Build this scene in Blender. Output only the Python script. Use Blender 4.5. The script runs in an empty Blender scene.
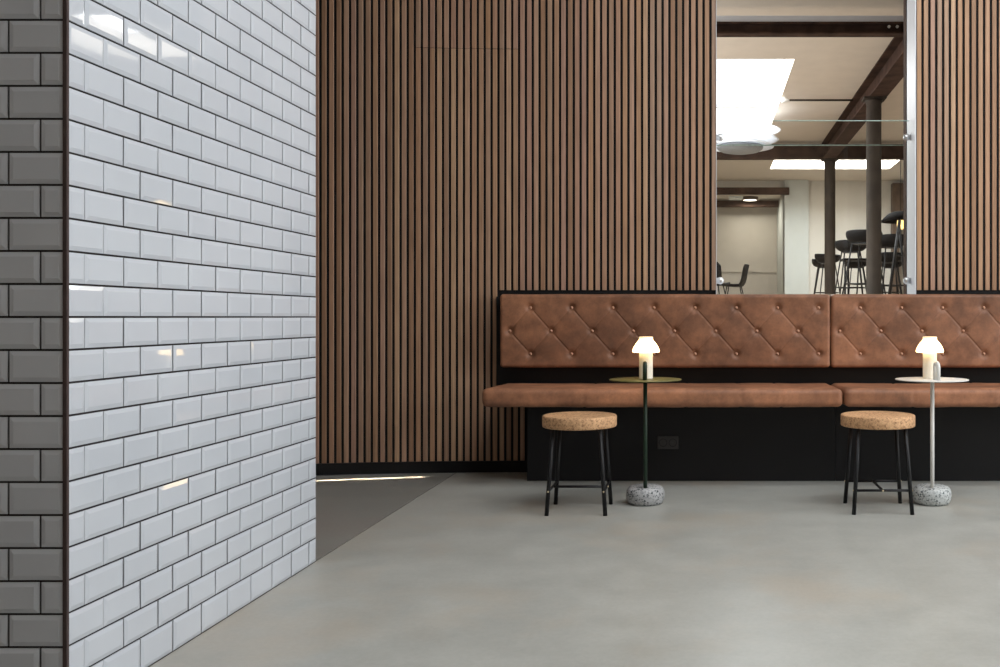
import bpy, math, random
from mathutils import Vector, Matrix, noise
random.seed(7)
sc = bpy.context.scene
PI = math.pi

# ---------------------------------------------------------------- camera, world, lights, exposure
cam_d = bpy.data.cameras.new('camera')
cam_d.sensor_width = 36.0
cam_d.lens = 34.2
cam_d.shift_x = -0.203
cam_d.shift_y = -0.0165
cam_d.clip_start = 0.05
cam_d.clip_end = 200
cam = bpy.data.objects.new('camera', cam_d)
cam.location = (0, 0, 0.91)
cam.rotation_euler = (PI / 2, 0, 0)
sc.collection.objects.link(cam)
sc.camera = cam

world = bpy.data.worlds.new('overcast_sky')
sc.world = world
world.use_nodes = True
wb = world.node_tree.nodes['Background']
wb.inputs['Color'].default_value = (0.93, 0.97, 1.0, 1)
wb.inputs['Strength'].default_value = 2.2

sc.view_settings.view_transform = 'Standard'
sc.view_settings.look = 'None'
sc.view_settings.gamma = 1.0
sc.view_settings.exposure = 0.0
sc.view_settings.use_curve_mapping = False


def area(name, loc, target, sx, sy, watts, color=(1, 1, 1), spread=180):
    d = bpy.data.lights.new(name, 'AREA')
    d.shape = 'RECTANGLE'
    d.size, d.size_y = sx, sy
    d.energy = watts
    d.color = color
    d.spread = math.radians(spread)
    o = bpy.data.objects.new(name, d)
    o.location = loc
    o.rotation_euler = (Vector(target) - Vector(loc)).to_track_quat('-Z', 'Y').to_euler()
    sc.collection.objects.link(o)
    return o


# daylight of the near hall: roof light and right window, added unseen to light it
area('added_roof_daylight', (1.9, 2.5, 4.31), (1.9, 2.5, 0), 3.7, 2.8, 128, (0.97, 0.985, 1.0))
area('added_side_daylight', (5.14, 2.9, 1.9), (0, 2.9, 1.5), 3.6, 2.6, 114, (0.92, 0.96, 1.0))
# daylight of the upper room: through its two roof lights, an added unseen third, and from its own windows
area('upper_roof_daylight', (0.1, 13.3, 4.3), (0.1, 13.3, 0), 1.9, 4.1, 330, (0.97, 0.985, 1.0))
area('upper_far_roof_daylight', (2.6, 18.95, 4.3), (2.6, 18.95, 0), 2.4, 1.05, 230, (0.97, 0.985, 1.0))
area('upper_added_roof_daylight', (3.5, 10.325, 4.3), (3.5, 10.325, 0), 0.98, 1.62, 60, (0.97, 0.985, 1.0))  # added third roof light, feeds the bright reflection on the tiles
area('upper_side_daylight', (-2.9, 9.5, 2.6), (3, 10.5, 2.6), 5.0, 2.0, 140, (0.98, 0.99, 1.0))
# sliver of sunlight that reaches the floor behind the tiled wall
ss = area('sun_sliver', (-2.08, 5.30, 4.12), (-2.08, 5.30, 0), 1.0, 0.012, 1.3, (1.0, 0.82, 0.60), 1.0)
ss.rotation_euler = (0, 0, math.radians(12.6))


# ---------------------------------------------------------------- materials
def new_mat(name):
    m = bpy.data.materials.new(name)
    m.use_nodes = True
    nt = m.node_tree
    return m, nt, nt.nodes['Principled BSDF']


def plain(name, col, rough=0.5, metal=0.0, noise_scale=0, amount=0.15, bump=0.0, spec=None, emit=None, emit_s=0, coat=0):
    m, nt, p = new_mat(name)
    p.inputs['Base Color'].default_value = (*col, 1)
    p.inputs['Roughness'].default_value = rough
    p.inputs['Metallic'].default_value = metal
    if spec is not None:
        p.inputs['Specular IOR Level'].default_value = spec
    if coat:
        p.inputs['Coat Weight'].default_value = coat
        p.inputs['Coat Roughness'].default_value = 0.05
    if emit:
        p.inputs['Emission Color'].default_value = (*emit, 1)
        p.inputs['Emission Strength'].default_value = emit_s
    if noise_scale:
        tc = nt.nodes.new('ShaderNodeTexCoord')
        n = nt.nodes.new('ShaderNodeTexNoise')
        n.inputs['Scale'].default_value = noise_scale
        n.inputs['Detail'].default_value = 5
        nt.links.new(tc.outputs['Object'], n.inputs['Vector'])
        r = nt.nodes.new('ShaderNodeValToRGB')
        r.color_ramp.elements[0].position = 0.3
        r.color_ramp.elements[1].position = 0.7
        r.color_ramp.elements[0].color = (*[c * (1 - amount) for c in col], 1)
        r.color_ramp.elements[1].color = (*[min(1, c * (1 + amount)) for c in col], 1)
        nt.links.new(n.outputs['Fac'], r.inputs['Fac'])
        nt.links.new(r.outputs['Color'], p.inputs['Base Color'])
        if bump:
            b = nt.nodes.new('ShaderNodeBump')
            b.inputs['Strength'].default_value = bump
            b.inputs['Distance'].default_value = 0.004
            nt.links.new(n.outputs['Fac'], b.inputs['Height'])
            nt.links.new(b.outputs['Normal'], p.inputs['Normal'])
    return m


def ramp(nt, fac, stops):
    r = nt.nodes.new('ShaderNodeValToRGB')
    els = r.color_ramp.elements
    els[0].position, els[0].color = stops[0][0], (*stops[0][1], 1)
    els[1].position, els[1].color = stops[-1][0], (*stops[-1][1], 1)
    for pos, c in stops[1:-1]:
        e = els.new(pos)
        e.color = (*c, 1)
    nt.links.new(fac, r.inputs['Fac'])
    return r.outputs['Color']


def tex_noise(nt, vec, scale, detail=4, rough=0.5):
    n = nt.nodes.new('ShaderNodeTexNoise')
    n.inputs['Scale'].default_value = scale
    n.inputs['Detail'].default_value = detail
    n.inputs['Roughness'].default_value = rough
    nt.links.new(vec, n.inputs['Vector'])
    return n.outputs['Fac']


def mapping(nt, scale):
    tc = nt.nodes.new('ShaderNodeTexCoord')
    mp = nt.nodes.new('ShaderNodeMapping')
    mp.inputs['Scale'].default_value = scale
    nt.links.new(tc.outputs['Object'], mp.inputs['Vector'])
    return mp.outputs['Vector']


def mix(nt, a, b, fac, mode='MIX'):
    m = nt.nodes.new('ShaderNodeMix')
    m.data_type = 'RGBA'
    m.blend_type = mode
    for sock, v in ((m.inputs[6], a), (m.inputs[7], b)):
        if isinstance(v, tuple):
            sock.default_value = (*v, 1)
        else:
            nt.links.new(v, sock)
    if isinstance(fac, (int, float)):
        m.inputs[0].default_value = fac
    else:
        nt.links.new(fac, m.inputs[0])
    return m.outputs[2]


def bump(nt, p, h, strength, dist=0.003):
    b = nt.nodes.new('ShaderNodeBump')
    b.inputs['Strength'].default_value = strength
    b.inputs['Distance'].default_value = dist
    nt.links.new(h, b.inputs['Height'])
    nt.links.new(b.outputs['Normal'], p.inputs['Normal'])


def concrete(name, tone, warm):
    m, nt, p = new_mat(name)
    v = mapping(nt, (1, 1, 1))
    big = tex_noise(nt, v, 0.9, 5, 0.6)
    mid = tex_noise(nt, v, 4.5, 7, 0.7)
    fine = tex_noise(nt, v, 60, 4, 0.6)
    g = tone
    c1 = ramp(nt, mid, [(0.3, (g * 0.86, g * 0.865, g * 0.80)), (0.7, (g * 1.10, g * 1.10, g * 1.02))])
    c2 = mix(nt, c1, warm, ramp(nt, big, [(0.50, (0, 0, 0)), (0.66, (0.6, 0.6, 0.6))]))
    c3 = mix(nt, c2, (0.5, 0.5, 0.5), ramp(nt, fine, [(0.35, (0.10, 0.10, 0.10)), (0.6, (0, 0, 0))]), 'MULTIPLY')
    nt.links.new(c3, p.inputs['Base Color'])
    rr = nt.nodes.new('ShaderNodeMapRange')
    rr.inputs['To Min'].default_value = 0.30
    rr.inputs['To Max'].default_value = 0.52
    nt.links.new(mid, rr.inputs['Value'])
    nt.links.new(rr.outputs['Result'], p.inputs['Roughness'])
    bump(nt, p, mid, 0.05, 0.004)
    return m


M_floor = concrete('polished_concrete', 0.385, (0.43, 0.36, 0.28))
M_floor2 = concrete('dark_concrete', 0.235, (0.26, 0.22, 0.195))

# slatted wood: every slat carries its own tone (attribute 'tone')
M_wood, nt, p = new_mat('walnut_slats')
at = nt.nodes.new('ShaderNodeAttribute')
at.attribute_name = 'tone'
base = ramp(nt, at.outputs['Fac'], [(0.0, (0.33, 0.180, 0.100)), (0.25, (0.39, 0.250, 0.172)), (0.5, (0.45, 0.255, 0.140)),
                                    (0.75, (0.41, 0.240, 0.175)), (1.0, (0.53, 0.335, 0.205))])
vec = mapping(nt, (60, 60, 1.6))
gr = tex_noise(nt, vec, 2.0, 6, 0.6)
gcol = ramp(nt, gr, [(0.3, (0.72, 0.70, 0.68)), (0.7, (1.15, 1.15, 1.15))])
nt.links.new(mix(nt, base, gcol, 1.0, 'MULTIPLY'), p.inputs['Base Color'])
p.inputs['Roughness'].default_value = 0.5
bump(nt, p, gr, 0.08, 0.002)

# glazed white tile
M_tile, nt, p = new_mat('white_glazed_tile')
v = mapping(nt, (1, 1, 1))
n1 = tex_noise(nt, v, 2.3, 3)
nt.links.new(ramp(nt, n1, [(0.3, (0.51, 0.535, 0.58)), (0.7, (0.57, 0.595, 0.64))]), p.inputs['Base Color'])
p.inputs['Roughness'].default_value = 0.035
n2 = tex_noise(nt, v, 14, 2)
bump(nt, p, n2, 0.02, 0.003)
M_grout = plain('dark_grout', (0.018, 0.014, 0.014), 0.9, noise_scale=40)
M_corner = plain('brown_corner_trim', (0.045, 0.026, 0.024), 0.55, noise_scale=12)

# leather
def leather(name, tint):
    m, nt, p = new_mat(name)
    v = mapping(nt, (1, 1, 1))
    big = tex_noise(nt, v, 3.2, 6, 0.6)
    fine = tex_noise(nt, v, 130, 4, 0.6)
    mid = tex_noise(nt, v, 16, 5, 0.7)
    k = tint
    c = ramp(nt, big, [(0.28, (0.138 * k, 0.064 * k, 0.037 * k)), (0.5, (0.235 * k, 0.105 * k, 0.057 * k)), (0.72, (0.35 * k, 0.158 * k, 0.084 * k))])
    c = mix(nt, c, ramp(nt, mid, [(0.3, (0.62, 0.62, 0.64)), (0.7, (1.25, 1.22, 1.18))]), 0.9, 'MULTIPLY')
    nt.links.new(c, p.inputs['Base Color'])
    p.inputs['Roughness'].default_value = 0.52
    p.inputs['Specular IOR Level'].default_value = 0.4
    bump(nt, p, fine, 0.12, 0.0015)
    return m


M_leather = leather('tan_leather', 1.0)
M_leather2 = leather('worn_tan_leather', 1.42)
M_button = plain('leather_button', (0.50, 0.27, 0.17), 0.35, noise_scale=60)
M_black = plain('black_lacquer_board', (0.0065, 0.0065, 0.0075), 0.5, noise_scale=3, spec=0.3)
M_joint = plain('floor_joint_filler', (0.15, 0.135, 0.12), 0.8, noise_scale=20, amount=0.3)
M_felt = plain('black_felt', (0.006, 0.005, 0.005), 0.95, noise_scale=80)
M_blackmetal = plain('black_powder_coat', (0.008, 0.008, 0.009), 0.45, noise_scale=90, spec=0.3)
M_plastic = plain('black_plastic', (0.006, 0.0062, 0.007), 0.65, noise_scale=30, spec=0.18)
M_dome = plain('matt_black_enamel', (0.003, 0.003, 0.0035), 0.85, noise_scale=30, spec=0.05)
M_socket = plain('dark_socket_plastic', (0.032, 0.030, 0.030), 0.5, noise_scale=50)
M_brass = plain('pale_brass', (0.75, 0.62, 0.42), 0.3, 1.0, noise_scale=60)
M_steel = plain('brushed_steel', (0.72, 0.73, 0.74), 0.3, 1.0, noise_scale=60, amount=0.08)
M_green = plain('dark_green_lacquer', (0.012, 0.028, 0.015), 0.4, noise_scale=60, spec=0.3)
M_greentop = plain('olive_green_lacquer', (0.135, 0.128, 0.040), 0.4, noise_scale=40)
M_white = plain('white_lacquer', (0.72, 0.71, 0.68), 0.4, noise_scale=40, amount=0.04)
M_paint = plain('white_wall_paint', (0.72, 0.70, 0.66), 0.9, noise_scale=8, amount=0.03)
M_ceil = plain('cream_ceiling_paint', (0.66, 0.60, 0.52), 0.9, noise_scale=5, amount=0.03)
M_upwall = plain('warm_white_plaster', (0.60, 0.57, 0.51), 0.9, noise_scale=6, amount=0.03)
M_pale = plain('pale_green_white_plaster', (0.50, 0.52, 0.49), 0.9, noise_scale=6, amount=0.03)
M_jamb = plain('white_jamb_paint', (0.68, 0.70, 0.74), 0.45, noise_scale=20, amount=0.02)
M_panelling = plain('beige_panel_paint', (0.50, 0.46, 0.40), 0.7, noise_scale=6, amount=0.03)
M_rust = plain('dark_rusted_steel', (0.055, 0.031, 0.022), 0.8, noise_scale=6, amount=0.45, bump=0.1, spec=0.15)
M_iron = plain('grey_brown_iron', (0.034, 0.025, 0.018), 0.75, noise_scale=8, amount=0.35, bump=0.1, spec=0.25)
M_darkwood = plain('dark_brown_board', (0.10, 0.065, 0.042), 0.6, noise_scale=7, amount=0.25)
M_front = plain('brown_wall_paint', (0.52, 0.38, 0.28), 0.7, noise_scale=4, amount=0.1)
M_upfloor = plain('oak_floor', (0.32, 0.25, 0.18), 0.5, noise_scale=5, amount=0.15)
M_bowl = plain('grey_white_bowl', (0.26, 0.28, 0.31), 0.5, noise_scale=20, amount=0.02)
M_pendant = plain('white_pendant_lacquer', (0.78, 0.79, 0.80), 0.45, noise_scale=20, amount=0.02)

nt = M_pendant.node_tree
p = nt.nodes['Principled BSDF']
tl = nt.nodes.new('ShaderNodeBsdfTranslucent')
tl.inputs['Color'].default_value = (0.92, 0.93, 0.95, 1)
ms = nt.nodes.new('ShaderNodeMixShader')
ms.inputs[0].default_value = 0.6
nt.links.new(p.outputs[0], ms.inputs[1])
nt.links.new(tl.outputs[0], ms.inputs[2])
nt.links.new(ms.outputs[0], nt.nodes['Material Output'].inputs['Surface'])

# cork
M_cork, nt, p = new_mat('cork')
v = mapping(nt, (1, 1, 1))
a1 = tex_noise(nt, v, 95, 4, 0.75)
a2 = tex_noise(nt, v, 9, 4, 0.6)
c = ramp(nt, a1, [(0.34, (0.19, 0.080, 0.034)), (0.49, (0.60, 0.345, 0.175)), (0.75, (0.78, 0.51, 0.29))])
c = mix(nt, c, ramp(nt, a2, [(0.3, (0.86, 0.84, 0.82)), (0.7, (1.08, 1.08, 1.08))]), 1.0, 'MULTIPLY')
nt.links.new(c, p.inputs['Base Color'])
p.inputs['Roughness'].default_value = 0.75
bump(nt, p, a1, 0.25, 0.002)

# speckled terrazzo
def terrazzo(name, light, dark):
    m, nt, p = new_mat(name)
    v = mapping(nt, (1, 1, 1))
    vo = nt.nodes.new('ShaderNodeTexVoronoi')
    vo.inputs['Scale'].default_value = 140
    nt.links.new(v, vo.inputs['Vector'])
    sep = nt.nodes.new('ShaderNodeSeparateColor')
    nt.links.new(vo.outputs['Color'], sep.inputs['Color'])
    chips = ramp(nt, sep.outputs['Red'], [(0.0, dark), (0.12, dark), (0.2, light), (0.62, light), (0.80, tuple(c * 0.62 for c in light)), (1.0, light)])
    n = tex_noise(nt, v, 60, 4, 0.7)
    c = mix(nt, chips, dark, ramp(nt, n, [(0.33, (1, 1, 1)), (0.40, (0, 0, 0))]))
    nt.links.new(c, p.inputs['Base Color'])
    p.inputs['Roughness'].default_value = 0.45
    return m


M_stone = terrazzo('speckled_stone', (0.43, 0.43, 0.435), (0.035, 0.045, 0.05))
M_stone2 = terrazzo('pale_speckled_stone', (0.52, 0.54, 0.535), (0.06, 0.075, 0.08))

# lit opal lamp shade, opal stem
M_shade = plain('lit_opal_glass', (0.9, 0.86, 0.78), 0.35, noise_scale=30, amount=0.02, emit=(1.0, 0.68, 0.29), emit_s=6.0)
M_cap = plain('lit_opal_cap', (0.9, 0.8, 0.6), 0.35, noise_scale=30, amount=0.02, emit=(1.0, 0.72, 0.34), emit_s=1.0)
M_stem, nt, p = new_mat('lit_ribbed_opal')
tc = nt.nodes.new('ShaderNodeTexCoord')
sp = nt.nodes.new('ShaderNodeSeparateXYZ')
nt.links.new(tc.outputs['Object'], sp.inputs['Vector'])
p.inputs['Base Color'].default_value = (0.82, 0.78, 0.70, 1)
p.inputs['Roughness'].default_value = 0.4
p.inputs['Transmission Weight'].default_value = 0.0
wv = nt.nodes.new('ShaderNodeTexNoise')
wv.inputs['Scale'].default_value = 50
nt.links.new(tc.outputs['Object'], wv.inputs['Vector'])
nt.links.new(ramp(nt, wv.outputs['Fac'], [(0.3, (0.78, 0.74, 0.66)), (0.7, (0.84, 0.80, 0.72))]), p.inputs['Base Color'])
p.inputs['Emission Color'].default_value = (1.0, 0.70, 0.34, 1)
p.inputs['Emission Strength'].default_value = 0.05
M_bulb = plain('warm_bulb', (1, 0.8, 0.5), 0.4, noise_scale=20, amount=0.02, emit=(1.0, 0.66, 0.22), emit_s=2.5)
M_disc = plain('warm_light_disc', (1, 0.9, 0.8), 0.4, noise_scale=20, amount=0.02, emit=(1.0, 0.90, 0.74), emit_s=3.0)
M_vent = plain('pale_panel', (0.80, 0.86, 0.85), 0.5, noise_scale=20, amount=0.02)

M_glass, nt, p = new_mat('clear_glass')
for n in list(nt.nodes):
    if n.type != 'OUTPUT_MATERIAL':
        nt.nodes.remove(n)
out = [n for n in nt.nodes if n.type == 'OUTPUT_MATERIAL'][0]
tr = nt.nodes.new('ShaderNodeBsdfTransparent')
tr.inputs['Color'].default_value = (0.985, 0.993, 0.989, 1)
gl = nt.nodes.new('ShaderNodeBsdfGlossy')
gl.inputs['Roughness'].default_value = 0.02
fr = nt.nodes.new('ShaderNodeFresnel')
fr.inputs['IOR'].default_value = 1.45
mx = nt.nodes.new('ShaderNodeMixShader')
ge = nt.nodes.new('ShaderNodeNewGeometry')
inv = nt.nodes.new('ShaderNodeMath'); inv.operation = 'SUBTRACT'; inv.inputs[0].default_value = 1.0
nt.links.new(ge.outputs['Backfacing'], inv.inputs[1])
mu = nt.nodes.new('ShaderNodeMath'); mu.operation = 'MULTIPLY'
nt.links.new(fr.outputs[0], mu.inputs[0])
nt.links.new(inv.outputs[0], mu.inputs[1])
nt.links.new(mu.outputs[0], mx.inputs[0])
nt.links.new(tr.outputs[0], mx.inputs[1])
nt.links.new(gl.outputs[0], mx.inputs[2])
nt.links.new(mx.outputs[0], out.inputs['Surface'])
M_edge = plain('green_glass_edge', (0.45, 0.62, 0.57), 0.15, noise_scale=60, amount=0.3)


# ---------------------------------------------------------------- mesh helpers
class MB:
    def __init__(s):
        s.v, s.f, s.sm, s.tone = [], [], [], []
        s.cur = 0.5

    def add(s, verts, faces, smooth=False):
        o = len(s.v)
        s.v += [tuple(q) for q in verts]
        s.tone += [s.cur] * len(verts)
        for f in faces:
            s.f.append([i + o for i in f])
            s.sm.append(smooth)
        return s

    def box(s, x0, x1, y0, y1, z0, z1):
        v = [(x, y, z) for z in (z0, z1) for y in (y0, y1) for x in (x0, x1)]
        return s.add(v, [(0, 2, 3, 1), (4, 5, 7, 6), (0, 1, 5, 4), (2, 6, 7, 3), (0, 4, 6, 2), (1, 3, 7, 5)])

    def lathe(s, prof, c=(0, 0, 0), n=48, smooth=True, closed=False):
        """profile of (r, z), bottom to top outside; poles allowed at r = 0."""
        vs, fs, rings = [], [], []
        for r, z in prof:
            if r < 1e-6:
                rings.append([len(vs)])
                vs.append((c[0], c[1], c[2] + z))
            else:
                rings.append(list(range(len(vs), len(vs) + n)))
                vs += [(c[0] + r * math.cos(2 * PI * k / n), c[1] + r * math.sin(2 * PI * k / n), c[2] + z) for k in range(n)]
        m = len(rings)
        for i in range(m if closed else m - 1):
            a, b = rings[i], rings[(i + 1) % m]
            for k in range(n):
                k2 = (k + 1) % n
                if len(a) == 1 and len(b) == 1:
                    continue
                if len(a) == 1:
                    fs.append((a[0], b[k2], b[k]))
                elif len(b) == 1:
                    fs.append((a[k], a[k2], b[0]))
                else:
                    fs.append((a[k], a[k2], b[k2], b[k]))
        return s.add(vs, fs, smooth)

    def tube(s, pts, r, n=12, r1=None, smooth=True):
        P = [Vector(q) for q in pts]
        m = len(P)
        t0 = (P[1] - P[0]).normalized()
        up = Vector((0, 0, 1)) if abs(t0.z) < 0.9 else Vector((1, 0, 0))
        nrm = (up - t0 * up.dot(t0)).normalized()
        vs, fs = [], []
        for i, q in enumerate(P):
            t = (P[min(i + 1, m - 1)] - P[max(i - 1, 0)]).normalized()
            nrm = (nrm - t * nrm.dot(t)).normalized()
            bn = t.cross(nrm)
            rr = r if r1 is None else r + (r1 - r) * i / (m - 1)
            vs += [tuple(q + nrm * rr * math.cos(2 * PI * k / n) + bn * rr * math.sin(2 * PI * k / n)) for k in range(n)]
        for i in range(m - 1):
            for k in range(n):
                k2 = (k + 1) % n
                fs.append((i * n + k, i * n + k2, (i + 1) * n + k2, (i + 1) * n + k))
        s.add(vs, fs, smooth)
        o = len(s.v) - len(vs)
        s.f.append([o + k for k in reversed(range(n))]); s.sm.append(False)
        s.f.append([o + (m - 1) * n + k for k in range(n)]); s.sm.append(False)
        return s

    def grid(s, nu, nv, fn, smooth=True, flip=False):
        vs = [fn(i / nu, j / nv) for j in range(nv + 1) for i in range(nu + 1)]
        fs = []
        for j in range(nv):
            for i in range(nu):
                a = j * (nu + 1) + i
                q = (a, a + 1, a + nu + 2, a + nu + 1)
                fs.append(q[::-1] if flip else q)
        return s.add(vs, fs, smooth)

    def rbox(s, x0, x1, y0, y1, z0, z1, r, nx=8, ny=8, nz=8, disp=None):
        """a box with rounded edges on a fine grid; disp(v, normal) may move each point."""
        lo, hi = Vector((x0, y0, z0)), Vector((x1, y1, z1))
        ilo, ihi = lo + Vector((r, r, r)), hi - Vector((r, r, r))

        def samples(n, a, b):
            k = [a + r * (1 - math.cos(PI / 2 * i / 5)) for i in range(5)]
            inner = [a + r + (b - a - 2 * r) * i / n for i in range(n + 1)]
            e = [b - r * (1 - math.cos(PI / 2 * i / 5)) for i in range(4, -1, -1)]
            return k + inner + e
        S = [samples(n, lo[i], hi[i]) for i, n in enumerate((nx, ny, nz))]
        for ax in range(3):
            u, w = (ax + 1) % 3, (ax + 2) % 3
            for side in (0, 1):
                A, B = S[u], S[w]
                vs, fs = [], []
                for b in B:
                    for a in A:
                        q = Vector((0, 0, 0))
                        q[ax] = hi[ax] if side else lo[ax]
                        q[u], q[w] = a, b
                        c = Vector([min(max(q[i], ilo[i]), ihi[i]) for i in range(3)])
                        d = (q - c)
                        nn = d.normalized() if d.length > 1e-9 else Vector((0, 0, 0))
                        q = c + nn * r
                        if disp:
                            q = disp(q, nn)
                        vs.append(tuple(q))
                nA = len(A)
                for j in range(len(B) - 1):
                    for i in range(nA - 1):
                        k = j * nA + i
                        q = (k, k + 1, k + nA + 1, k + nA)
                        fs.append(q if side else q[::-1])
                s.add(vs, fs, True)
        return s

    def build(s, name, mat, parent=None, merge=False):
        me = bpy.data.meshes.new(name)
        me.from_pydata(s.v, [], s.f)
        me.polygons.foreach_set('use_smooth', s.sm)
        a = me.attributes.new('tone', 'FLOAT', 'POINT')
        a.data.foreach_set('value', s.tone)
        me.materials.append(mat)
        if merge:
            import bmesh
            bm = bmesh.new()
            bm.from_mesh(me)
            bmesh.ops.remove_doubles(bm, verts=bm.verts, dist=1e-5)
            bmesh.ops.recalc_face_normals(bm, faces=bm.faces)
            bm.to_mesh(me)
            bm.free()
        me.update()
        o = bpy.data.objects.new(name, me)
        sc.collection.objects.link(o)
        if parent:
            o.parent = parent
        return o


def bevel(o, w, seg=2):
    b = o.modifiers.new('bevel', 'BEVEL')
    b.width, b.segments, b.limit_method = w, seg, 'ANGLE'
    b.harden_normals = False
    return o


def thing(name, label, cat, loc=(0, 0, 0), rz=0, group=None):
    o = bpy.data.objects.new(name, None)
    o.empty_display_size = 0.05
    sc.collection.objects.link(o)
    o.location = loc
    o.rotation_euler = (0, 0, rz)
    tag(o, label, cat, group)
    return o


def tag(o, label, cat, group=None):
    o['label'] = label
    o['category'] = cat
    if group:
        o['group'] = group
    return o


def struct(o):
    o['kind'] = 'structure'
    return o


def copy_tree(o, parent=None):
    kids = [c for c in sc.objects if c.parent == o]
    c = o.copy()
    sc.collection.objects.link(c)
    c.parent = parent
    for k in kids:
        copy_tree(k, c)
    return c


def disc_profile(r, z0, z1, e):
    return [(0, z0), (r - e, z0), (r - e * 0.3, z0 + e * 0.3), (r, z0 + e), (r, z1 - e), (r - e * 0.3, z1 - e * 0.3), (r - e, z1), (0, z1)]


# ---------------------------------------------------------------- room shell, near hall
ZC = 4.2                                      # hall ceiling
YW = 5.570                                    # slat faces
OX0, OX1 = 0.0762, 1.249                      # the opening
OZ0, OZ1 = 1.030, 3.30
YB = 5.79                                     # back of the wall


def wall_y(x):                                # the slat wall bows gently towards the room at its far end
    return YW - 0.0737 * max(0.0, -(x + 1.0)) ** 2


fl = MB().box(-1.4395, 5.2, -3.2, 5.9, -0.12, 0.0).build('floor', M_floor); struct(fl)
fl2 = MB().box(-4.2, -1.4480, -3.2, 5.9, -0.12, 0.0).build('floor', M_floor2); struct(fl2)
jt = MB().box(-1.4480, -1.4395, -3.2, 5.9, -0.12, -0.003).build('trim_1', M_joint); struct(jt)

PITCH, SW, SD = 0.0401, 0.0252, 0.008
XCUR, XR = -1.2055, 2.66
wb_ = MB()
wb_.box(XCUR, OX0, YW + SD, YB, 0, ZC)
wb_.box(OX0, OX1, YW + SD, YB, 0, OZ0)
wb_.box(OX0, OX1, YW + SD, YB, OZ1, ZC)
wb_.box(OX1, 5.2, YW + SD, YB, 0, ZC)


def backing(u, w):
    x = -3.6 + (3.6 + XCUR - 0.0005) * u
    return (x, wall_y(x) + SD, ZC * w)


wall = wb_.build('wall_back', M_felt); struct(wall)
wc_ = MB().grid(40, 1, backing, smooth=True)
wc_.box(-4.2, XCUR - 0.0005, 5.62, YB, 0, ZC)
wall_c = wc_.build('wall_curved', M_felt); struct(wall_c)

ZJ = 2.482
sl, sc_ = MB(), MB()
rnd = random.Random(3)


def slat(m, xc, y, z0, z1):
    m.cur = rnd.random()
    x0, x1 = xc - SW / 2, xc + SW / 2
    c = 0.0012
    pr = [(x0, y + SD), (x0, y + c), (x0 + c, y), (x1 - c, y), (x1, y + c), (x1, y + SD)]
    n = len(pr)
    vs = [(a, b, z) for z in (z0, z1) for a, b in pr]
    fs = [(i, i + 1, n + i + 1, n + i) for i in range(n - 1)]
    fs += [tuple(range(n - 1, -1, -1)), tuple(range(n, 2 * n))]
    m.add(vs, fs)


k = 0
while True:
    xc = OX0 - SW / 2 - PITCH * k
    k += 1
    if xc < -3.3:
        break
    y = wall_y(xc)
    if xc > -1.2055:
        spans = [(1.068, ZC - 0.02)]
        if xc < -0.96:
            spans.append((0.068, 0.440))
    else:
        spans = [(0.068, ZC - 0.02)]
    mm = sl if xc > XCUR else sc_
    for a, b in spans:
        if -1.69 < xc < -1.075 and b > ZJ:
            slat(mm, xc, y, a, ZJ - 0.0018)
            slat(mm, xc, y, ZJ + 0.0018, b)
        else:
            slat(mm, xc, y, a, b)
k = 0
while OX1 + 0.006 + SW / 2 + PITCH * k < 5.1:
    xc = OX1 + 0.006 + SW / 2 + PITCH * k
    slat(sl, xc, YW, 1.068 if xc < XR else 0.068, ZC - 0.02)
    k += 1
sl.build('slat_cladding', M_wood, wall)
sc_.build('slat_cladding', M_wood, wall_c)

bb = MB()
seam = -1.762
for x0, x1 in ((-3.4, seam - 0.002), (seam + 0.002, -0.9)):
    n = 16
    def bf(u, w, x0=x0, x1=x1):
        x = x0 + (x1 - x0) * u
        return (x, wall_y(x) - 0.004, 0.066 * w)
    def bt(u, w, x0=x0, x1=x1):
        x = x0 + (x1 - x0) * u
        return (x, wall_y(x) - 0.004 + 0.024 * w, 0.066)
    bb.grid(n, 1, bf, False)
    bb.grid(n, 1, bt, False)
bb.box(2.66, 4.99, YW - 0.004, YW + 0.010, 0, 0.066)
base = bb.build('baseboard_back', M_black); struct(base)

# jambs and sill of the opening
jm = MB()
jm.box(OX1 - 0.006, OX1 - 0.0002, YW - 0.004, YB + 0.001, OZ0, OZ1)
jm.box(OX0 + 0.0002, OX0 + 0.0035, YW - 0.004, YB + 0.001, OZ0, OZ1)
jm.box(OX0, OX1, YW + 0.02, YB + 0.001, OZ0, OZ0 + 0.004)
struct(jm.build('trim_2', M_jamb))

# side, rear walls and ceiling of the near hall
struct(MB().box(-4.35, -4.2, -3.2, 5.9, 0, ZC).build('wall_left', M_paint))
wr = MB()
wr.box(5.0, 5.2, -3.2, 1.0, 0, ZC); wr.box(5.0, 5.2, 4.8, 5.55, 0, ZC)
wr.box(5.0, 5.2, 1.0, 4.8, 0, 0.55); wr.box(5.0, 5.2, 1.0, 4.8, 3.25, ZC)
struct(wr.build('wall_right', M_paint))
struct(MB().box(-4.2, 5.2, -3.35, -3.2, 0, ZC).build('wall_front', M_front))
ce = MB()
RX0, RX1, RY0, RY1 = 0.0, 3.8, 1.05, 3.95
ce.box(-4.2, RX0, -3.2, 5.9, ZC, ZC + 0.15); ce.box(RX1, 5.2, -3.2, 5.9, ZC, ZC + 0.15)
ce.box(RX0, RX1, -3.2, RY0, ZC, ZC + 0.15); ce.box(RX0, RX1, RY1, 5.9, ZC, ZC + 0.15)
struct(ce.build('ceiling', M_paint))
wd = MB()  # side window added out of view to light the hall
for y in (1.0, 2.87, 4.74):
    wd.box(5.05, 5.11, y, y + 0.06, 0.55, 3.25)
for z in (0.55, 3.19):
    wd.box(5.05, 5.11, 1.06, 4.74, z, z + 0.06)
w1 = struct(wd.build('window_1', M_blackmetal))
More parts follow.
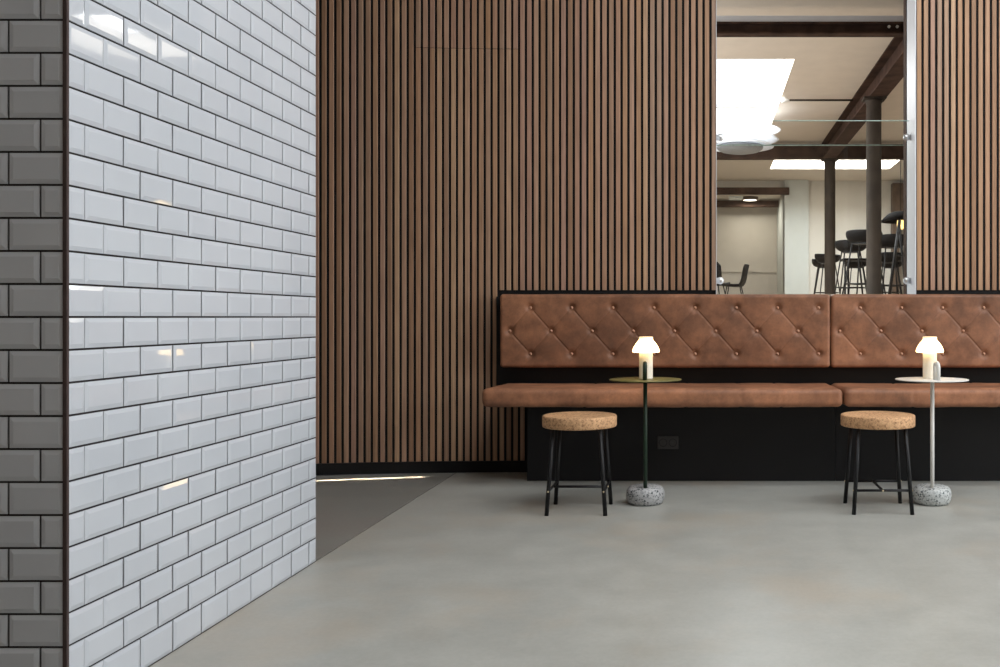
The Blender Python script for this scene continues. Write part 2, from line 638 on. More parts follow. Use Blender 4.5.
MB().box(5.075, 5.083, 1.061, 4.739, 0.611, 3.189).build('pane', M_glass, w1)
rf = MB()  # roof light added out of view to light the hall
for x in (RX0, (RX0 + RX1) / 2 - 0.02, RX1 - 0.04):
    rf.box(x, x + 0.04, RY0, RY1, ZC + 0.155, ZC + 0.195)
w5 = struct(rf.build('window_5', M_blackmetal))
MB().box(RX0, RX1, RY0, RY1, ZC + 0.20, ZC + 0.208).build('pane', M_glass, w5)

# ---------------------------------------------------------------- tiled wall
TX, TY0, TY1 = -1.4395, 2.15, 3.543
TP = 0.07485
core = MB().box(-4.2, TX - 0.006, TY0 + 0.006, TY1, 0, ZC)
tw = core.build('wall_tiled', M_grout); struct(tw)
G, BV, RAISE = 0.0050, 0.0105, 0.0038


def tile(m, fr, a0, a1, b0, b1):
    """one metro tile: a along the face, b up, with a bevelled rim; fr(a, b, h) -> point."""
    e = min(BV, (a1 - a0) * 0.35)
    vs = [fr(a0, b0, -0.003), fr(a1, b0, -0.003), fr(a1, b1, -0.003), fr(a0, b1, -0.003),
          fr(a0, b0, 0.0008), fr(a1, b0, 0.0008), fr(a1, b1, 0.0008), fr(a0, b1, 0.0008),
          fr(a0 + e, b0 + BV, RAISE), fr(a1 - e, b0 + BV, RAISE), fr(a1 - e, b1 - BV, RAISE), fr(a0 + e, b1 - BV, RAISE)]
    fs = [(8, 9, 10, 11)]
    for i in range(4):
        j = (i + 1) % 4
        fs += [(i, j, 4 + j, 4 + i), (4 + i, 4 + j, 8 + j, 8 + i)]
    m.add(vs, fs)


def rows():
    kk = int(-0.91 / TP) - 1
    while True:
        z0 = 0.91 + kk * TP
        if z0 > ZC - 0.01:
            return
        if z0 > -0.03:
            yield kk, (0.0015 if z0 < 0.03 else z0 + G / 2), min(z0 + TP, ZC) - G / 2
        kk += 1


mr, mf = MB(), MB()
jit = random.Random(5)
for kk, z0, z1 in rows():
    odd = kk % 2
    # long face towards the bench
    first = 2.2165 if odd else 2.2865
    edges = [TY0 + 0.004]
    y = first
    while y < TY1 - 0.01:
        edges.append(y); y += 0.149
    edges.append(TY1)
    for i in range(len(edges) - 1):
        g0 = 0.0008 if i <= 1 else G / 2
        g1 = 0.0008 if i == 0 else G / 2
        t1, t2 = jit.uniform(-0.0005, 0.0005), jit.uniform(-0.0003, 0.0003)
        a0, a1 = edges[i] + g0, edges[i + 1] - g1
        if a1 - a0 < 0.012:
            continue
        am, bm_ = (a0 + a1) / 2, (z0 + z1) / 2
        tile(mr, lambda a, b, h: (TX - 0.004 + h + t1 * (a - am) / 0.07 + t2 * (b - bm_) / 0.035, a, b), a0, a1, z0, z1)
    # short face towards the camera
    x = -1.5019 if odd else -1.5743
    edges = [TX - 0.009]
    while x > -4.1:
        edges.append(x); x -= 0.1455
    edges.append(-4.19)
    for i in range(len(edges) - 1):
        a0, a1 = edges[i + 1] + G / 2, edges[i] - (0.0006 if i == 0 else G / 2)
        tile(mf, lambda a, b, h: (a, TY0 + 0.004 - h, b), a0, a1, z0, z1)
mr.build('side_tiles', M_tile, tw)
mf.build('end_tiles', M_tile, tw)
MB().box(TX - 0.0095, TX - 0.0005, TY0 - 0.0005, TY0 + 0.008, 0, ZC).build('corner_trim', M_corner, tw)

# ---------------------------------------------------------------- banquette
bq = thing('banquette', 'long tan leather wall banquette with tufted back and black plinth', 'bench', (0, 0, 0))
YS, YC = 4.95, 5.42
XE = 2.62
bs = MB()
SEAM = 0.735
bs.box(-0.9765, SEAM - 0.001, 5.271, 5.565, 0.0, 0.434)
bs.box(SEAM + 0.001, XE, 5.271, 5.565, 0.0, 0.434)
bevel(bs.build('plinth', M_black, bq), 0.0015)
MB().box(-1.2040, XE, 5.535, 5.565, 0.4415, 1.029).build('back_panel', M_black, bq)


def seat_disp(q, n):
    top = max(0.0, n.z)
    fy = (q.y - YS) / (5.53 - YS)
    dz = -0.010 * fy * (1 if q.z > 0.49 else 0)
    w = noise.noise(Vector((q.x * 3.1, q.y * 4.0, q.z * 5))) * 0.004 + noise.noise(Vector((q.x * 11, q.y * 9, 2.0))) * 0.0016
    q = q + n * w
    q.z += dz
    # shallow stitched lines across the seat
    for xs in SEAT_LINES:
        d = abs(q.x - xs)
        if d < 0.02:
            q -= n * 0.0035 * math.exp(-(d / 0.006) ** 2)
    return q


SEAT_LINES = [-0.62, -0.09, 0.20, 0.41, 1.10, 1.55, 1.95]
for x0, x1 in ((-1.158, SEAM - 0.002), (SEAM + 0.002, XE)):
    MB().rbox(x0, x1, YS, 5.532, 0.437, 0.537, 0.032, 170, 14, 3, seat_disp).build('seat_cushion', M_leather2, bq, merge=True)

ZB0, ZB1 = 0.621, 1.040
rows_z = (0.963, 0.830, 0.699)
STEP = 0.2355


def cushion(x0, x1, xb):
    """tufted back cushion; xb = x of the first button of the middle row."""
    mids = [xb + i * STEP for i in range(12) if x0 + 0.04 < xb + i * STEP < x1 - 0.03]
    outs = [xb + STEP / 2 + i * STEP for i in range(-1, 12) if x0 + 0.04 < xb + STEP / 2 + i * STEP < x1 - 0.02]
    btn = [(x, rows_z[0]) for x in outs] + [(x, rows_z[1]) for x in mids] + [(x, rows_z[2]) for x in outs]
    lines = []
    for x in outs:
        for xm in mids:
            if abs(abs(x - xm) - STEP / 2) < 0.01:
                down = xm > x                                     # falling to the right: the firmer fold
                lines.append((Vector((x, rows_z[0])), Vector((xm, rows_z[1])), 0.0046 if down else 0.0052))
                lines.append((Vector((xm, rows_z[1])), Vector((x, rows_z[2])), 0.0046 if not down else 0.0052))

    def disp(q, n):
        if n.y < -0.5 and q.y < YC + 0.03:
            p2 = Vector((q.x, q.z))
            d = 0.0
            for bx, bz in btn:
                r2 = (q.x - bx) ** 2 + (q.z - bz) ** 2
                if r2 < 0.02:
                    d += 0.017 * math.exp(-r2 / 0.020 ** 2) + 0.005 * math.exp(-r2 / 0.055 ** 2)
            for a, b, dep in lines:
                if min(a.x, b.x) - 0.04 < q.x < max(a.x, b.x) + 0.04:
                    ab = b - a
                    t = min(1, max(0, (p2 - a).dot(ab) / ab.length_squared))
                    r = (p2 - (a + ab * t)).length
                    d = max(d, d * 0.6 + dep * (math.exp(-(r / 0.0042) ** 2) + 0.35 * math.exp(-(r / 0.03) ** 2)) * (0.75 + 0.25 * abs(2 * t - 1)))
            w = noise.noise(Vector((q.x * 6, q.z * 7, 3))) * 0.003 + noise.noise(Vector((q.x * 22, q.z * 20, 7))) * 0.0009
            q = q + Vector((0, d + w, 0))
        else:
            w = noise.noise(Vector((q.x * 5, q.z * 7, q.y * 3))) * 0.002
            q = q + n * w
        return q
    nx = int((x1 - x0) / 0.0042)
    o = MB().rbox(x0, x1, YC, 5.534, ZB0, ZB1, 0.020, nx, 4, 96, disp).build('back_cushion', M_leather, bq, merge=True)
    bm = None
    for bx, bz in btn:
        if bm is None:
            m = MB().lathe([(0, 0.0075), (0.004, 0.0068), (0.0075, 0.004), (0.0088, 0.0), (0.008, -0.004), (0, -0.004)][::-1], n=20)
            bm = m.build('button', M_button, o)
            b = bm
        else:
            b = bm.copy()
            sc.collection.objects.link(b)
            b.parent = o
        b.location = (bx, YC + 0.0165, bz)
        b.rotation_euler = (PI / 2, 0, 0)
    return o


cushion(-1.161, SEAM - 0.007, (509.4 - 703) * YC / 950)
cushion(SEAM - 0.004, XE, (840.2 - 703) * YC / 950)

# wall socket on the plinth
so = thing('power_outlet', 'black double power outlet on the banquette plinth', 'power outlet', (-0.194, 5.271, 0.214))
bevel(MB().box(-0.058, 0.058, -0.008, 0.0, -0.036, 0.036).build('cover_plate', M_socket, so), 0.003)
for s in (-1, 1):
    m = MB().lathe([(0.0225, 0.0), (0.0225, 0.0035), (0.0195, 0.0035), (0.0185, -0.006), (0, -0.006)], n=28)
    o = m.build('socket', M_black, so)
    o.location = (s * 0.027, -0.008, 0.0)
    o.rotation_euler = (PI / 2, 0, 0)
    for t in (-1, 1):
        h = MB().lathe([(0.0025, 0), (0.0025, 0.0015), (0, 0.0015)], n=10).build('contact', M_steel, o)
        h.location = (t * 0.0095, 0, -0.0055)


# ---------------------------------------------------------------- cork stools
def make_stool(label, loc, rz):
    t = thing('cork_stool', label, 'stool', loc, rz, 'cork stools in front of the banquette')
    R, z0, z1 = 0.1745, 0.394, 0.449
    MB().lathe([(0, z0), (R - 0.006, z0), (R - 0.002, z0 + 0.002), (R, z0 + 0.006), (R, z1 - 0.007),
                (R - 0.002, z1 - 0.002), (R - 0.007, z1), (R - 0.012, z1), (R * 0.5, z1 - 0.0015), (0, z1 - 0.003)], n=72).build('seat', M_cork, t)
    top, bot = 0.108, 0.1345

    def at(z):
        return bot + (top - bot) * z / z0
    for sx in (-1, 1):
        for sy in (-1, 1):
            l = MB().tube([(sx * bot, sy * bot, 0.0), (sx * top, sy * top, z0 + 0.001)], 0.0098, 16).build('leg', M_blackmetal, t)
    zs = 0.110
    a = at(zs)
    for sx in (-1, 1):
        st = MB().tube([(sx * a, -a, zs), (sx * a, a, zs)], 0.0062, 12).build('stretcher', M_blackmetal, t)
        for sy in (-1, 1):
            o = MB().lathe([(0.0045, 0.0), (0.0045, 0.0015), (0.003, 0.0028), (0, 0.003)], n=14).build('screw', M_brass, st)
            o.location = (sx * a, sy * (a + 0.0092), zs)
            o.rotation_euler = (PI / 2 if sy < 0 else -PI / 2, 0, 0)
        o = MB().lathe([(0.0045, 0.0), (0.0045, 0.0015), (0.003, 0.0028), (0, 0.003)], n=14).build('screw', M_brass, st)
        o.location = (sx * (a + 0.0058), 0, zs)
        o.rotation_euler = (0, sx * PI / 2, 0)
    MB().tube([(-a, 0, zs), (a, 0, zs)], 0.0062, 12).build('crossbar', M_blackmetal, t)
    return t


s1 = make_stool('round cork stool with black metal legs beside the dark green side table', (-0.582, 4.483, 0), 0)
s2 = copy_tree(s1)
s2.location = (0.829, 4.508, 0)
s2.rotation_euler = (0, 0, PI / 2)
s2['label'] = 'round cork stool with black metal legs beside the white side table'


# ---------------------------------------------------------------- side tables
def make_table(label, loc, mt, mp, ms, px, hx, hrot):
    t = thing('side_table', label, 'side table', loc, 0, 'stone footed side tables')
    MB().lathe([(0, 0), (0.070, 0.0), (0.082, 0.004), (0.090, 0.018), (0.0935, 0.034), (0.0935, 0.054), (0.0895, 0.071), (0.079, 0.082), (0.062, 0.088),
                (0.030, 0.090), (0, 0.090)], n=56).build('stone_base', ms, t)
    ZT = 0.607
    MB().lathe(disc_profile(0.176, ZT - 0.005, ZT, 0.002), n=96).build('tabletop', mt, t)
    yp = -0.060
    pts = [(px, yp, 0.020), (px, yp, 0.30), (px, yp, ZT - 0.0052)]
    MB().tube(pts, 0.0098, 18).build('pole', mp, t)
    # handle loop: the tube rises through the top and bends over
    r = 0.021
    h = 0.092 - r - 0.0098
    dx, dy = math.sin(hrot), -math.cos(hrot)
    cx, cy = hx, yp - 0.010
    loop = []
    A = Vector((cx + dx * r, cy + dy * r, 0)); B = Vector((cx - dx * r, cy - dy * r, 0))
    C = (A + B) / 2
    loop.append((B.x, B.y, ZT + 0.0005)); loop.append((B.x, B.y, ZT + h))
    for i in range(1, 12):
        a = PI * i / 12
        q = C + (B - C) * math.cos(a)
        loop.append((q.x, q.y, ZT + h + r * math.sin(a)))
    loop.append((A.x, A.y, ZT + h)); loop.append((A.x, A.y, ZT + 0.0005))
    MB().tube(loop, 0.0098, 18).build('handle', mp, t)
    return t


T1 = ((645.4 - 703) * 4.640 / 950, 4.640, 0)
T2 = ((931.8 - 703) * 4.640 / 950, 4.640, 0)
make_table('side table with olive green top, dark green pole and speckled stone foot', T1, M_greentop, M_green, M_stone, 0.003, 0.002, 0.02)
make_table('side table with white top, white pole and speckled stone foot', T2, M_white, M_white, M_stone2, -0.012, 0.0065, 0.13)


# ---------------------------------------------------------------- lamps
def make_lamp(label, loc):
    t = thing('table_lamp', label, 'lamp', loc, 0, 'lit portable lamps')
    n = 60
    prof = [(0, 0), (0.0325, 0), (0.0340, 0.002)] + [(0.0340 - 0.0006 * (i % 2), 0.004 + i * 0.004) for i in range(31)] + [(0.0335, 0.1305), (0.0, 0.1305)]
    MB().lathe(prof, n=n).build('stem', M_stem, t)
    sh = [(0.0345, 0.131), (0.061, 0.129), (0.0655, 0.1300), (0.0672, 0.1335), (0.0660, 0.141), (0.0615, 0.153), (0.0540, 0.166), (0.0450, 0.178), (0.0372, 0.187),
          (0.0335, 0.193), (0.0335, 0.1955), (0, 0.1955)]
    MB().lathe(sh, n=n).build('shade', M_shade, t)
    MB().lathe([(0.0338, 0.1957), (0.0345, 0.1972), (0.0345, 0.2040), (0.0325, 0.2060), (0, 0.2060)], n=n).build('cap', M_cap, t)
    return t


l1 = make_lamp('small glowing white mushroom lamp on the olive green tabletop', ((646.0 - 703) * 4.672 / 950, 4.672, 0.6072))
l2 = copy_tree(l1)
l2.location = ((929.8 - 703) * 4.672 / 950, 4.672, 0.6072)
l2['label'] = 'small glowing white mushroom lamp on the white round tabletop'

# ---------------------------------------------------------------- glass guard in the opening
gp = thing('glass_guard', 'clear frameless glass guard clamped between the jambs above the banquette', 'glass guard', (0, 5.70, 0))
GX0, GX1 = OX0 + 0.012, OX1 - 0.014
MB().box(GX0, GX1, -0.006, 0.006, 1.045, 2.085).build('glass_pane', M_glass, gp)
MB().box(GX0, GX1, -0.006, 0.006, 2.0852, 2.089).build('top_edge', M_edge, gp)
for zc in (1.127, 1.985):
    for xx, s in ((OX0 + 0.0035, 1), (OX1 - 0.006, -1)):
        o = MB().lathe([(0, 0), (0.017, 0.0), (0.021, 0.003), (0.022, 0.010), (0.019, 0.016), (0.010, 0.021), (0, 0.022)], n=24).build('clamp', M_steel, gp)
        o.location = (xx + s * 0.024, -0.0062, zc)
        o.rotation_euler = (PI / 2, 0, 0)
        a, b = sorted((xx + s * 0.0004, xx + s * 0.030))
        MB().box(a, b, -0.018, -0.0065, zc - 0.018, zc + 0.018).build('bracket', M_steel, gp)

# ---------------------------------------------------------------- upper room
UF, UC = 1.05, 3.95
struct(MB().box(-3.2, 6.2, 5.80, 23.6, 0.85, UF).build('floor', M_upfloor))
uc = MB()
S1 = (-0.95, 1.08, 11.2, 15.4)
S2 = (1.375, 3.82, 18.4, 19.5)
S3 = (3.0, 4.0, 9.5, 11.15)  # added roof light out of view, source for the tile reflection
uc.box(-3.2, 6.2, 5.80, S3[2], UC, UC + 0.35)
uc.box(-3.2, S3[0], S3[2], S3[3], UC, UC + 0.35); uc.box(S3[1], 6.2, S3[2], S3[3], UC, UC + 0.35)
uc.box(-3.2, 6.2, S3[3], S1[2], UC, UC + 0.35)
uc.box(-3.2, S1[0], S1[2], S1[3], UC, UC + 0.35); uc.box(S1[1], 6.2, S1[2], S1[3], UC, UC + 0.35)
uc.box(-3.2, 6.2, S1[3], S2[2], UC, UC + 0.35)
uc.box(-3.2, S2[0], S2[2], S2[3], UC, UC + 0.35); uc.box(S2[1], 6.2, S2[2], S2[3], UC, UC + 0.35)
uc.box(-3.2, 6.2, S2[3], 21.35, UC, UC + 0.35)
struct(uc.build('ceiling', M_ceil))
uw = MB()
uw.box(1.81, 6.2, 21.2, 21.4, UF, UC)
uw.box(-3.2, 1.81, 21.2, 21.4, 3.74, UC)
struct(uw.build('wall_rear', M_upwall))
pil = MB().box(1.81, 2.34, 21.05, 21.19, UF, UC)
pil.box(1.81, 1.90, 21.2, 23.2, UF, 3.72)
struct(pil.build('pillar', M_pale))
struct(MB().box(6.05, 6.2, 5.80, 21.2, UF, UC).build('wall_right', M_upwall))
uleft = MB()
uleft.box(-3.2, -3.05, 5.80, 23.4, UF, 1.5); uleft.box(-3.2, -3.05, 5.80, 23.4, 3.7, UC)
uleft.box(-3.2, -3.05, 5.80, 6.9, 1.5, 3.7); uleft.box(-3.2, -3.05, 12.2, 23.4, 1.5, 3.7)
struct(uleft.build('wall_left', M_upwall))
# alcove
struct(MB().box(-3.2, 1.9, 21.4, 23.4, 3.72, 3.9).build('ceiling', M_ceil))
al = MB().box(-3.2, 1.9, 23.2, 23.4, UF, 3.72)
al_o = al.build('wall_alcove', M_panelling); struct(al_o)
tr_ = MB()
tr_.box(-1.2, 1.80, 23.170, 23.199, 2.00, 2.06)
for x in (-0.4, 0.10, 1.18):
    tr_.box(x - 0.02, x + 0.02, 23.180, 23.199, 2.06, 3.5)
for x in (0.2, 1.62):
    tr_.box(x - 0.02, x + 0.02, 23.180, 23.199, UF, 2.00)
tr_.build('panel_trim', M_panelling, al_o)


def beam(name, x0, x1, y0, y1, z0, z1, mat, fl=0.018):
    """rolled steel I-section along the longer side"""
    m = MB()
    if (x1 - x0) > (y1 - y0):
        c = (y0 + y1) / 2
        m.box(x0, x1, y0, y1, z0, z0 + fl); m.box(x0, x1, y0, y1, z1 - fl, z1); m.box(x0, x1, c - 0.008, c + 0.008, z0 + fl, z1 - fl)
    else:
        c = (x0 + x1) / 2
        m.box(x0, x1, y0, y1, z0, z0 + fl); m.box(x0, x1, y0, y1, z1 - fl, z1); m.box(c - 0.008, c + 0.008, y0, y1, z0 + fl, z1 - fl)
    o = m.build(name, mat)
    return struct(o)


b1 = beam('beam', -3.0, 2.06, 9.20, 9.32, 3.655, 3.77, M_rust)
bo = MB()
for x in (1.80, 1.88):
    o = MB().lathe([(0.016, 0), (0.016, 0.012), (0, 0.012)], n=6, smooth=False).build('bolt', M_steel, b1)
    o.location = (x, 9.20, 3.72)
    o.rotation_euler = (PI / 2, 0, 0)
struct(MB().box(-3.0, 2.06, 9.22, 9.34, 3.772, 3.835).build('trim_3', M_jamb))
b2 = beam('beam', 2.07, 2.29, 7.0, 16.59, 3.65, 3.945, M_rust)
b3 = beam('beam', -3.0, 2.17, 16.42, 16.58, 3.65, 3.90, M_rust)
b4 = beam('beam', 2.19, 6.0, 16.42, 16.58, 3.65, 3.90, M_rust)
struct(MB().box(-3.0, 1.90, 20.92, 21.03, 3.615, 3.765).build('beam', M_rust))
struct(MB().box(-3.0, 1.795, 22.6, 22.75, 3.535, 3.685).build('lintel', M_rust))


def column(x, y, r, z1):
    m = MB()
    m.lathe([(0, UF), (r * 1.5, UF), (r * 1.5, UF + 0.03), (r, UF + 0.05), (r, z1 - 0.07), (r * 1.12, z1 - 0.06), (r * 1.12, z1 - 0.022), (0, z1 - 0.022)], (x, y, 0), n=36)
    m.box(x - r * 1.5, x + r * 1.5, y - r * 1.3, y + r * 1.3, z1 - 0.022, z1 - 0.001)
    o = m.build('column', M_iron)
    return struct(o)


column(2.14, 11.9, 0.094, 3.65)
column(2.205, 16.5, 0.094, 3.65)
struct(MB().box(1.325, 1.43, 6.20, 6.28, UF, UC).build('post', M_rust))

# skylights: frames and glass; the last one is the added, unseen roof light
for i, (x0, x1, y0, y1) in enumerate((S1, S2, S3)):
    m = MB()
    z = UC + 0.36
    e = 0.04
    m.box(x0, x1, y0 - e, y0, z, z + 0.05); m.box(x0, x1, y1, y1 + e, z, z + 0.05)
    m.box(x0 - e, x0, y0, y1, z, z + 0.05); m.box(x1, x1 + e, y0, y1, z, z + 0.05)
    o = struct(m.build('window_%d' % (i + 2), M_jamb))
    MB().box(x0, x1, y0, y1, z + 0.02, z + 0.03).build('pane', M_glass, o)
    if i == 0:
        MB().tube([(0.66, y0 + 0.35, z - 0.02), (0.98, y0 + 0.50, z - 0.02)], 0.008, 8).build('opener', M_iron, o)

# thin rod under the ceiling from the roof light to the beam
rd = thing('ceiling_rod', 'thin dark rod with white end fitting under the upper ceiling', 'rod', (0, 13.1, 3.90))
MB().tube([(1.16, 0, 0), (2.068, 0, 0)], 0.014, 12).build('rod', M_iron, rd)
o = MB().lathe([(0, -0.06), (0.03, -0.06), (0.035, 0.0), (0.018, 0.03), (0.018, 0.05), (0, 0.05)], n=20).build('end_fitting', M_white, rd)
o.location = (1.14, 0, 0)
o.rotation_euler = (0, PI / 2, 0)
MB().tube([(1.12, 0, 0), (1.12, 0, 0.049)], 0.01, 10).build('hanger', M_white, rd)

# inner glass balustrade
ib = thing('glass_balustrade', 'long clear glass balustrade with pale green top edge inside the upper room', 'balustrade', (0, 7.0, UF))
MB().box(-2.6, 1.50, -0.007, 0.007, 0.0, 1.122).build('glass_pane', M_glass, ib)
MB().box(-2.6, 1.50, -0.007, 0.007, 1.1222, 1.129).build('top_edge', M_edge, ib)

# layered white pendant
PX, PY = (740 - 703) * 14.0 / 950, 14.0
pd = thing('pendant_lamp', 'large white pendant lamp of stacked saucers under the roof light', 'pendant lamp', (PX, PY, 0))


def saucer(r, z, h, name, lip=0.012):
    prof = [(0.10, z + h), (r * 0.5, z + h * 0.86), (r * 0.8, z + h * 0.5), (r * 0.95, z + h * 0.16), (r, z), (r - 0.012, z - 0.004), (r * 0.93, z + h * 0.10),
            (r * 0.78, z + h * 0.42), (r * 0.5, z + h * 0.76), (0.10, z + h * 0.9)]
    return MB().lathe(prof, n=64, closed=True).build(name, M_pendant, pd)


saucer(0.60, 3.66, 0.07, 'saucer')
saucer(0.575, 3.52, 0.10, 'saucer')
saucer(0.50, 3.415, 0.10, 'saucer')
MB().lathe([(0, 3.325), (0.18, 3.33), (0.28, 3.35), (0.335, 3.385), (0.345, 3.41), (0.325, 3.435), (0.22, 3.455), (0, 3.46)], n=64).build('bowl', M_bowl, pd)
MB().tube([(0, 0, 3.45), (0, 0, 3.74)], 0.10, 24).build('core', M_pendant, pd)
MB().tube([(0, 0, 3.74), (0, 0, 4.335)], 0.004, 8).build('cable', M_steel, pd)

# round ceiling light and pale panel in the alcove
cl = thing('ceiling_light', 'small round lit ceiling light with copper rim in the alcove', 'ceiling light', (1.10, 22.25, 3.72))
MB().lathe([(0.0, -0.001), (0.185, -0.001), (0.195, -0.02), (0.19, -0.07), (0.165, -0.075), (0.160, -0.06), (0, -0.06)][::-1], n=40).build('rim', M_darkwood, cl)
MB().lathe([(0.155, -0.066), (0.155, -0.078), (0, -0.085)][::-1], n=40).build('diffuser', M_disc, cl)
pl = bpy.data.lights.new('ceiling_light_glow', 'AREA')
pl.shape, pl.size, pl.energy, pl.color = 'DISK', 0.3, 22, (1.0, 0.93, 0.82)
plo = bpy.data.objects.new('ceiling_light_glow', pl)
sc.collection.objects.link(plo)
plo.parent = cl
plo.location = (0, 0, -0.10)
vp = MB().box(0.60, 0.93, 22.05, 22.40, 3.66, 3.719).build('ceiling_panel', M_vent)
tag(bevel(vp, 0.006), 'small pale rectangular panel on the alcove ceiling beside the round light', 'ceiling panel')

# dark arched board beyond the stools
ab = MB()
X0, X1, zt = 4.18, 6.0, 3.86
prof = [(X0, UF), (X0, zt), (X1, zt), (X1, UF), (X1 - 0.1, UF)]
arch = []
cx, hw, zs_ = (X0 + X1) / 2 + 0.02, (X1 - X0) / 2 - 0.12, 2.6
for i in range(25):
    a = PI * i / 24
    arch.append((cx + hw * math.cos(a), zs_ + 0.75 * math.sin(a)))
outer = [(X0, UF), (X0, zt), (X1, zt), (X1, UF)]
m = MB()
N = len(arch)
top = [(X1 + (X0 - X1) * i / (N - 1), zt) for i in range(N)]
for y0, fl_ in ((20.9, 0), (21.15, 1)):
    vs = [(x, y0, z) for x, z in arch] + [(x, y0, z) for x, z in top]
    fs = [(i, i + 1, N + i + 1, N + i) if fl_ else (N + i, N + i + 1, i + 1, i) for i in range(N - 1)]
    m.add(vs, fs)
m.add([(x, y, z) for y in (20.9, 21.15) for x, z in arch], [(i, i + 1, N + i + 1, N + i) for i in range(N - 1)])
m.box(X0, cx - hw, 20.9, 21.15, UF, zs_)
m.box(cx + hw, X1, 20.9, 21.15, UF, zs_)
m.add([(X0, 20.9, zs_), (X0, 21.15, zs_), (X0, 21.15, zt), (X0, 20.9, zt)], [(0, 3, 2, 1)])
m.add([(cx - hw, 20.9, zs_), (X0, 20.9, zs_), (X0, 20.9, zt)], [(0, 1, 2)])
struct(m.build('doorway', M_darkwood))


# ---------------------------------------------------------------- bar stools and table of the upper room
def bucket(m, rx, ry, z_seat, back, front):
    """moulded low tub: the rim rises to the back (+y)."""
    def rim(a):
        s = (math.sin(a) + 1) / 2
        return front + (back - front) * (s ** 1.3)
    n, k = 40, 9
    outer, inner = [], []
    for j in range(k + 1):
        t = j / k
        for i in range(n):
            a = 2 * PI * i / n
            r = 0.55 + 0.45 * math.sin(PI / 2 * min(1, t * 1.05))
            z = z_seat + rim(a) * (t ** 1.7)
            outer.append((rx * r * math.cos(a), ry * r * math.sin(a), z - 0.022))
            inner.append((rx * (r - 0.035) * math.cos(a), ry * (r - 0.035) * math.sin(a), z + (0 if j else 0)))
    o = len(outer)
    vs = outer + inner
    fs = []
    for j in range(k):
        for i in range(n):
            i2 = (i + 1) % n
            fs.append((j * n + i, j * n + i2, (j + 1) * n + i2, (j + 1) * n + i))
            fs.append((o + j * n + i2, o + j * n + i, o + (j + 1) * n + i, o + (j + 1) * n + i2))
    for i in range(n):
        i2 = (i + 1) % n
        fs.append((k * n + i, k * n + i2, o + k * n + i2, o + k * n + i))
    fs.append(tuple(range(n))[::-1])
    fs.append(tuple(o + i for i in range(n)))
    m.add(vs, fs, True)


def make_bar_stool(label, loc, rz):
    t = thing('bar_stool', label, 'bar stool', loc, rz, 'black bar stools of the upper room')
    m = MB()
    bucket(m, 0.245, 0.235, 0.865, 0.14, 0.115)
    m.build('seat_shell', M_plastic, t)
    MB().box(-0.13, 0.13, -0.12, 0.12, 0.825, 0.842).build('seat_plate', M_blackmetal, t)
    for sx in (-1, 1):
        for sy in (-1, 1):
            MB().tube([(sx * 0.235, sy * 0.225, 0.0), (sx * 0.12, sy * 0.11, 0.828)], 0.0105, 10).build('leg', M_blackmetal, t)
    f = 0.30
    q = 1 - f / 0.828
    ax, ay = 0.12 + 0.115 * q, 0.11 + 0.115 * q
    m = MB()
    ring = [(-ax, -ay, f), (ax, -ay, f), (ax, ay, f), (-ax, ay, f)]
    for i in range(4):
        m.tube([ring[i], ring[(i + 1) % 4]], 0.008, 8)
    m.build('footrest', M_blackmetal, t)
    return t


bar = [
    ('black tub bar stool standing in front of the nearer iron column', 2.22, 14.25, 2.8),
    ('black tub bar stool just behind the nearer iron column', 2.14, 12.62, 2.5),
    ('black tub bar stool just behind the farther iron column', 2.255, 17.2, 1.2),
    ('black tub bar stool against the wall peeking past the farther column', 2.38, 18.75, 1.5),
    ('black tub bar stool behind the bar table, framed between the two columns', 3.02, 18.75, 0.1),
    ('black tub bar stool beside the leaning dark pole', 2.62, 13.3, 3.4),
    ('black tub bar stool below the dome pendant, near the table end', 3.32, 16.95, 3.1),
    ('black tub bar stool at the back of the table below the dome pendant', 3.72, 18.8, -0.2),
]
proto = None
for lab, x, y, rz in bar:
    if proto is None:
        proto = make_bar_stool(lab, (x, y, UF), rz)
    else:
        c = copy_tree(proto)
        c.location = (x, y, UF)
        c.rotation_euler = (0, 0, rz)
        c['label'] = lab

bt = thing('bar_table', 'long black high bar table amid the bar stools', 'table', (3.5, 17.85, UF))
bevel(MB().box(-0.90, 0.90, -0.25, 0.25, 0.915, 0.95).build('tabletop', M_plastic, bt), 0.004)
for sx in (-1, 1):
    m = MB()
    m.tube([(sx * 0.80, -0.2, 0), (sx * 0.80, -0.2, 0.914)], 0.018, 12).build('leg', M_blackmetal, bt)
    m = MB()
    m.tube([(sx * 0.80, 0.2, 0), (sx * 0.80, 0.2, 0.914)], 0.018, 12).build('leg', M_blackmetal, bt)

# black dome pendant over the table
dp = thing('pendant_lamp', 'black dome pendant lamp glowing amber over the bar table', 'pendant lamp', (3.72, 17.9, 0))
MB().lathe([(0.36, 2.70), (0.37, 2.702), (0.372, 2.715), (0.30, 2.79), (0.22, 2.86), (0.12, 2.895), (0.03, 2.905), (0, 2.905), (0, 2.885), (0.11, 2.875), (0.21, 2.84), (0.29, 2.775), (0.36, 2.70)], n=56).build('dome_shade', M_dome, dp)
MB().lathe([(0, 2.56), (0.05, 2.565), (0.064, 2.60), (0.064, 2.70), (0.04, 2.78), (0, 2.79)], n=28).build('bulb', M_bulb, dp)
MB().tube([(0, 0, 2.79), (0, 0, 2.884)], 0.025, 12).build('lamp_holder', M_blackmetal, dp)
MB().tube([(0, 0, 2.906), (0, 0, UC - 0.001)], 0.006, 8).build('cable', M_blackmetal, dp)

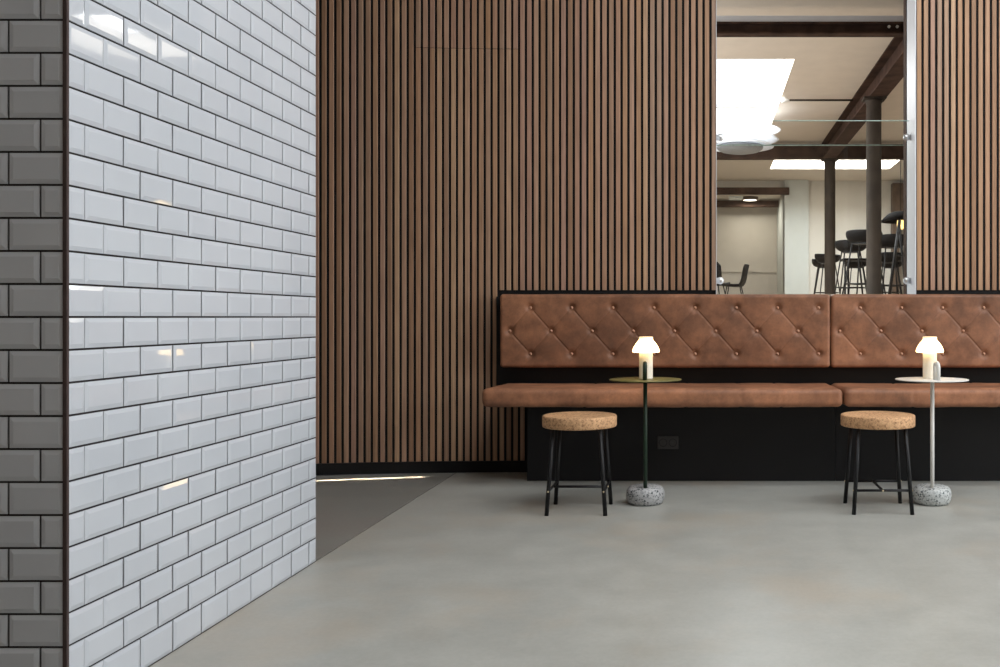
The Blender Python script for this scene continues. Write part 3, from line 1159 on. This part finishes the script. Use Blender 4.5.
# leaning dark stand: two poles meeting at the top
ls = thing('folding_stand', 'tall dark folding stand leaning among the bar stools', 'stand', (2.36, 11.3, UF))
MB().tube([(-0.16, 0.0, 0.0), (0.0, 0.10, 1.02)], 0.020, 12).build('pole', M_blackmetal, ls)
MB().tube([(0.14, 0.32, 0.0), (0.0, 0.14, 1.0)], 0.016, 12).build('pole', M_blackmetal, ls)
MB().tube([(-0.065, 0.06, 0.60), (0.055, 0.21, 0.60)], 0.010, 10).build('brace', M_blackmetal, ls)


# ---------------------------------------------------------------- chairs at the far side
def make_chair(label, loc, rz):
    t = thing('shell_chair', label, 'chair', loc, rz, 'black shell chairs of the upper room')

    def shell(u, w):                      # w from seat front to back top; faces -y
        L = [(-0.21, 0.455), (-0.19, 0.447), (-0.10, 0.438), (0.02, 0.43), (0.11, 0.43), (0.165, 0.445), (0.20, 0.49), (0.222, 0.56), (0.240, 0.66), (0.258, 0.76), (0.275, 0.83)]
        f = w * (len(L) - 1)
        i = min(int(f), len(L) - 2)
        y = L[i][0] + (L[i + 1][0] - L[i][0]) * (f - i)
        z = L[i][1] + (L[i + 1][1] - L[i][1]) * (f - i)
        wd_ = 0.225 - 0.03 * max(0, w - 0.45) - 0.06 * max(0, w - 0.9) / 0.1
        s = 2 * u - 1
        curve = s * s
        if w < 0.5:
            z += 0.02 * curve
        else:
            y -= 0.05 * curve
        return (s * wd_, y, z)
    o = MB().grid(14, 40, shell).build('seat_shell', M_plastic, t)
    md = o.modifiers.new('thickness', 'SOLIDIFY')
    md.thickness = 0.034
    md.offset = 0
    for sx in (-1, 1):
        for sy in (-1, 1):
            MB().tube([(sx * 0.21, sy * 0.20 + 0.01, 0.0), (sx * 0.13, sy * 0.12 + 0.01, 0.424)], 0.011, 10).build('leg', M_blackmetal, t)
    return t


c1 = make_chair('black shell chair in side view against the beige panelling', (0.57, 17.6, UF), -PI / 2 - 0.15)
c2 = copy_tree(c1)
c2.location = (0.20, 17.0, UF)
c2.rotation_euler = (0, 0, 2.75)
c2['label'] = 'black shell chair with its back turned, cut by the edge of the slat wall'
